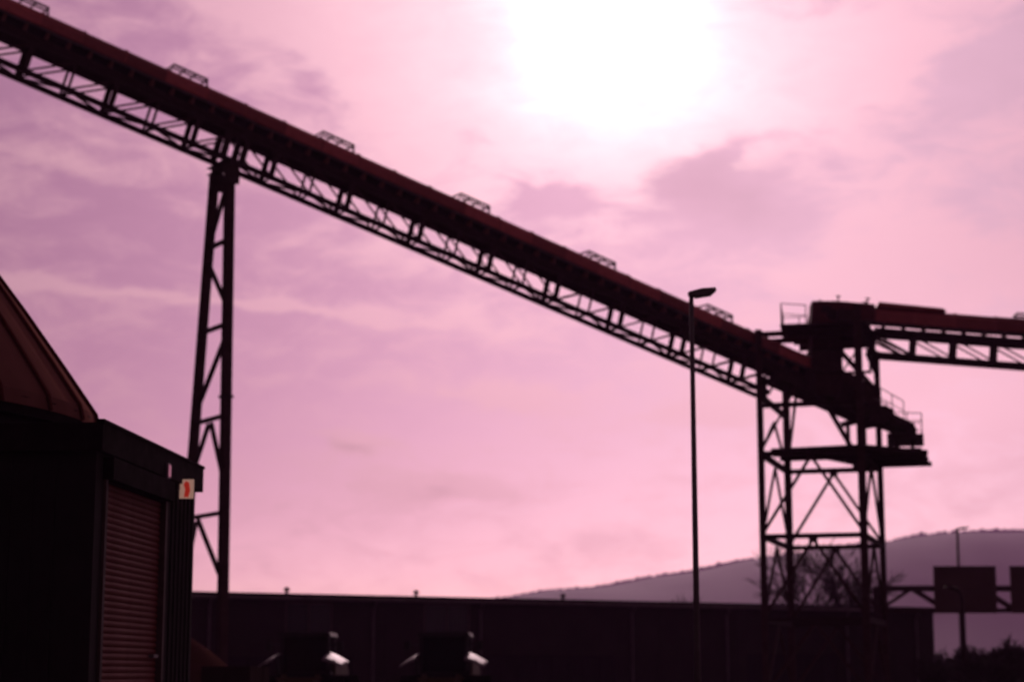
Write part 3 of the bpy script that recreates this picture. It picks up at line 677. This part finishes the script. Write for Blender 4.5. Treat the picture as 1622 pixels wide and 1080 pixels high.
# ------------------------------------------------------------------ wheel loaders
def loader(px, d, label):
    p = at(px, 1040, d); root = thing('wheel_loader', label, 'wheel loader', (p.x, p.y, 0), R(-4), 'wheel loaders parked before the low building')
    MB().box((-.75, -1.6, .75), (.75, .4, 1.55)).build('front_frame', LOADER, root)
    MB().prism([(.4, .8), (3.2, .8), (3.2, 1.7), (2.8, 2.05), (.4, 2.1)], -.85, .85, 0).build('engine_cover', LOADER, root)
    cb = MB().box((-.78, -.6, 1.5), (.78, .7, 1.75))
    for x in (-.74, .74):
        for y in (-.56, .66): cb.box((x - .05, y - .05, 1.75), (x + .05, y + .05, 2.86))
    cab = cb.build('cab', CABD, root)
    MB().prism([(-.86, 2.861), (.86, 2.861), (.8, 3.0), (-.8, 3.0)], -.72, .8, 1).build('cab_roof', CABD, cab)
    MB().box((-.69, -.57, 1.751), (.69, -.55, 2.86)).build('windscreen', GLASS, cab); MB().box((-.69, .65, 1.751), (.69, .67, 2.86)).build('rear_window', GLASS, cab)
    for x in (-.75, .75): MB().box((x - .01, -.5, 1.751), (x + .01, .6, 2.86)).build('side_window', GLASS, cab)
    for x in (-1.0, 1.0):
        for y in (-1.15, 2.05):
            w = MB().tube([(x - .3, y, .82), (x + .3, y, .82)], .82, 22).build('wheel', TYRE, root); MB().tube([(x - .32, y, .82), (x + .32, y, .82)], .38, 14).build('rim', LOADER, w)
        sg = 1 if x > 0 else -1; f = MB(); n = 8; hi = 2.36 if sg > 0 else 2.34; wd = .62 if sg > 0 else .46
        for i in range(n + 1):                  # bulging fender sheet falling outwards
            t = i / n; xx = sg * (.80 + wd * t); zz = hi - .30 * t ** 1.3 - (.10 * (1 - t) ** 4 * 0)
            for j in range(6):
                s = j / 5; f.v.append((xx, -2.05 + 1.6 * s, zz - .24 * (1 - s) ** 1.6 * (.6 + .4 * (1 - t)) ))
        for i in range(n + 1):
            for j in range(6):
                q = f.v[i * 6 + j]; f.v.append((q[0], q[1] + .02, q[2] - .04))
        m = (n + 1) * 6
        for i in range(n):
            for j in range(5):
                a = i * 6 + j; f.f.append((a, a + 6, a + 7, a + 1)); f.f.append((m + a, m + a + 1, m + a + 7, m + a + 6))
        for i in range(n): f.f.append((i * 6, m + i * 6, m + i * 6 + 6, i * 6 + 6)); f.f.append((i * 6 + 5, i * 6 + 11, m + i * 6 + 11, m + i * 6 + 5))
        for j in range(5): f.f.append((j, j + 1, m + j + 1, m + j)); f.f.append((n * 6 + j, m + n * 6 + j, m + n * 6 + j + 1, n * 6 + j + 1))
        f.build('fender', PALE, root, smooth=True)
        beam('fender_stay', (x * .8, -.7, 1.5), (x * .9, -.7, 2.18), .08, .08, CABD, root)
        beam('mirror_arm', (x * .8, -.58, 2.6), (x * 1.18, -.75, 2.62), .04, .04, CABD, root); MB().box((x * 1.18 - .1, -.80, 2.42), (x * 1.18 + .1, -.75, 2.72)).build('mirror', CABD, root)
        beam('lift_arm', (x * .55, -1.2, 1.5), (x * .55, -2.7, .75), .16, .34, LOADER, root)
    bk = MB(); bk.prism([(-3.6, .06), (-2.7, .06), (-2.5, .5), (-2.65, 1.15), (-2.75, 1.15), (-2.65, .55), (-2.78, .16), (-3.6, .12)], -1.35, 1.35, 0); bk.build('bucket', STEEL, root)
    return root
loader(488, 62, 'dark wheel loader with pale fenders parked nearest the steel trestle')
loader(706, 62, 'dark wheel loader with pale fenders parked under the middle of the conveyor')

# ------------------------------------------------------------------ sign gantry
GD = 127.0
def gp(px, py, dd=0): return at(px, py, GD + dd)
gq = gp(1392, 930); gantry = thing('sign_gantry', 'steel sign gantry seen from behind, with two square boards over the road', 'gantry', (gq.x, gq.y, 0))
zt, zb = gp(1450, 931).z, gp(1450, 966).z; gl = gp(1720, 930).x - gq.x
for z, w in ((zt, .34), (zb, .26)):
    for y in (0, 1.1): beam('chord', (0, y, z), (gl, y, z), .3, w, STEEL, gantry)
npan = 6
for i in range(npan):
    xa, xb = gl * i / npan, gl * (i + 1) / npan
    for y in (0, 1.1): beam('diagonal', (xa, y, zb if i % 2 == 0 else zt), (xb, y, zt if i % 2 == 0 else zb), .16, .16, STEEL2, gantry, 'L')
    beam('cross_tie', (xb, .15, zt), (xb, .95, zt), .14, .14, STEEL, gantry)
for x in (0, gl):
    for y in (0, 1.1): beam('column', (x, y, 0), (x, y, zt + .1), .34, .34, STEEL, gantry, 'I', (0, 1, 0))
for a, b in ((1478, 1577), (1599, 1702)):
    x0, x1 = gp(a, 930).x - gq.x, gp(b, 930).x - gq.x; z0, z1 = gp(1500, 971).z, gp(1500, 896).z
    bdo = MB().box((x0, -.26, z0), (x1, -.20, z1)).build('board', BOARD, gantry)
    for z in (z0 + .25, z1 - .2, (z0 + z1) / 2): beam('stiffener', (x0 + .05, -.30, z), (x1 - .05, -.30, z), .08, .10, BOARD, bdo)
    for x in (x0 + .2, x1 - .2): beam('board_bracket', (x, -.19, z0 + .4), (x, -.151, z1 - .4), .1, .1, STEEL, bdo, 'box', (0, 1, 0))
# curved pipe lamp before the nearer board
p = at(1526, 985, 112); gx = at(1505, 929, 112)
pl = thing('swan_neck_lamp', 'dark swan neck lamp curving in front of the left sign board', 'street lamp', (p.x, p.y, 0))
zt2 = gx.z; xo = gx.x - p.x
MB().tube([(0, 0, 0), (0, 0, zt2 - .9), (-.04, 0, zt2 - .5), (-.22, 0, zt2 - .15), (xo * .75, 0, zt2 - .02), (xo, 0, zt2)], .13, 8, .09).build('pole', STEEL, pl, smooth=True)
MB().prism([(-.25, 0), (.2, .02), (.16, .14), (-.2, .12)], -.14, .14, 1).build('lantern', STEEL, pl, (xo, 0, zt2 - .03))

# ------------------------------------------------------------------ bare winter trees and scrub
def tree(name, label, x, y, h, seed, group, spread=.42, depth=6, r0=None, stems=1):
    rg = random.Random(seed); root = thing(name, label, 'tree' if name != 'bare_shrub' else 'shrub', (x, y, 0), group=group)
    tr, cr = MB(), MB(); r0 = r0 or h * .018
    def grow(p, d, L, r, lev):
        q = p + d * L; mb = tr if lev == 0 else cr
        m1 = (p + q) / 2 + Vector((rg.uniform(-1, 1), rg.uniform(-1, 1), 0)) * L * .06
        mb.tube([p, m1, q], r, 5 if lev < 2 else 3, r * .62)
        if lev >= depth: return
        for i in range(3 if lev < 5 else 2):
            v = d + Vector((rg.gauss(0, 1), rg.gauss(0, 1), rg.gauss(.12, .5))) * spread
            grow(p.lerp(q, rg.uniform(.55, 1.0)) if i else q, v.normalized(), L * rg.uniform(.62, .85), max(.028, r * rg.uniform(.5, .65)), lev + 1)
    for s in range(stems):
        d0 = Vector((rg.gauss(0, .25 if stems > 1 else .05), rg.gauss(0, .25 if stems > 1 else .05), 1)).normalized()
        grow(Vector((rg.uniform(-.3, .3) * (stems > 1), rg.uniform(-.3, .3) * (stems > 1), -.05)), d0, h * .25, r0, 0)
    tr.build('trunk', BARK, root); cr.build('crown', BARK, root)
    return root
tdat = [(1268, 872, 152, 'bare winter tree seen through the left bay of the tower legs'), (1302, 868, 158, 'bare winter tree between the middle legs of the tower'), (1332, 884, 150, 'bare winter tree just left of the thick near tower leg'), (1380, 915, 156, 'bare winter tree behind the right tower legs')]
for i, (px, py, d, lb) in enumerate(tdat):
    p = at(px, py, d); tree('bare_tree', lb, p.x, p.y, p.z * 1.3, 40 + i, 'bare winter trees behind the low building')
for i, (px, py, lb) in enumerate(((1074, 878, 'thin bare sapling left of the tall street lamp'), (1027, 915, 'lower thin bare sapling further left of the tall street lamp'))):
    p = at(px, py, 165); tree('bare_sapling', lb, p.x, p.y, p.z, 70 + i, 'bare saplings behind the low roof', .16, 4, .07)
sh = [(1490, 1003, 118, 'bare shrub at the end of the low building'), (1522, 996, 122, 'bare shrub right of the low building end, under the board'), (1556, 1000, 119, 'bare shrub under the right part of the left board'), (1590, 990, 121, 'bare shrub between the two sign boards'), (1618, 978, 117, 'tall bare shrub at the right edge of the picture'), (1652, 985, 120, 'bare shrub just off the right edge'), (1505, 1022, 105, 'low bare shrub in front at the building end'), (1545, 1020, 104, 'low bare shrub in front of the left board'), (1582, 1022, 106, 'low bare shrub in front between the boards'), (1612, 1018, 103, 'low bare shrub in front at the right edge')]
for i, (px, py, d, lb) in enumerate(sh):
    p = at(px, py, d); tree('bare_shrub', lb, p.x, p.y, p.z * 1.05, 90 + i, 'bare roadside shrubs', .55, 5, .05, 5)

# ------------------------------------------------------------------ haze
hz = MB().box((-5050, -5050, -1.6), (5050, 5050, 262)).build('haze', STEEL)
hm = bpy.data.materials.new('evening haze'); hm.use_nodes = True; ht = hm.node_tree; ht.nodes.clear()
pv = ht.nodes.new('ShaderNodeVolumePrincipled'); pv.inputs['Color'].default_value = (.88, .38, .95, 1); pv.inputs['Density'].default_value = 9.0e-5; pv.inputs['Anisotropy'].default_value = .3
oo = ht.nodes.new('ShaderNodeOutputMaterial'); ht.links.new(pv.outputs[0], oo.inputs['Volume'])
hz.data.materials.clear(); hz.data.materials.append(hm)
tag(hz, 'thin pink evening haze filling the air', 'haze', kind='stuff')
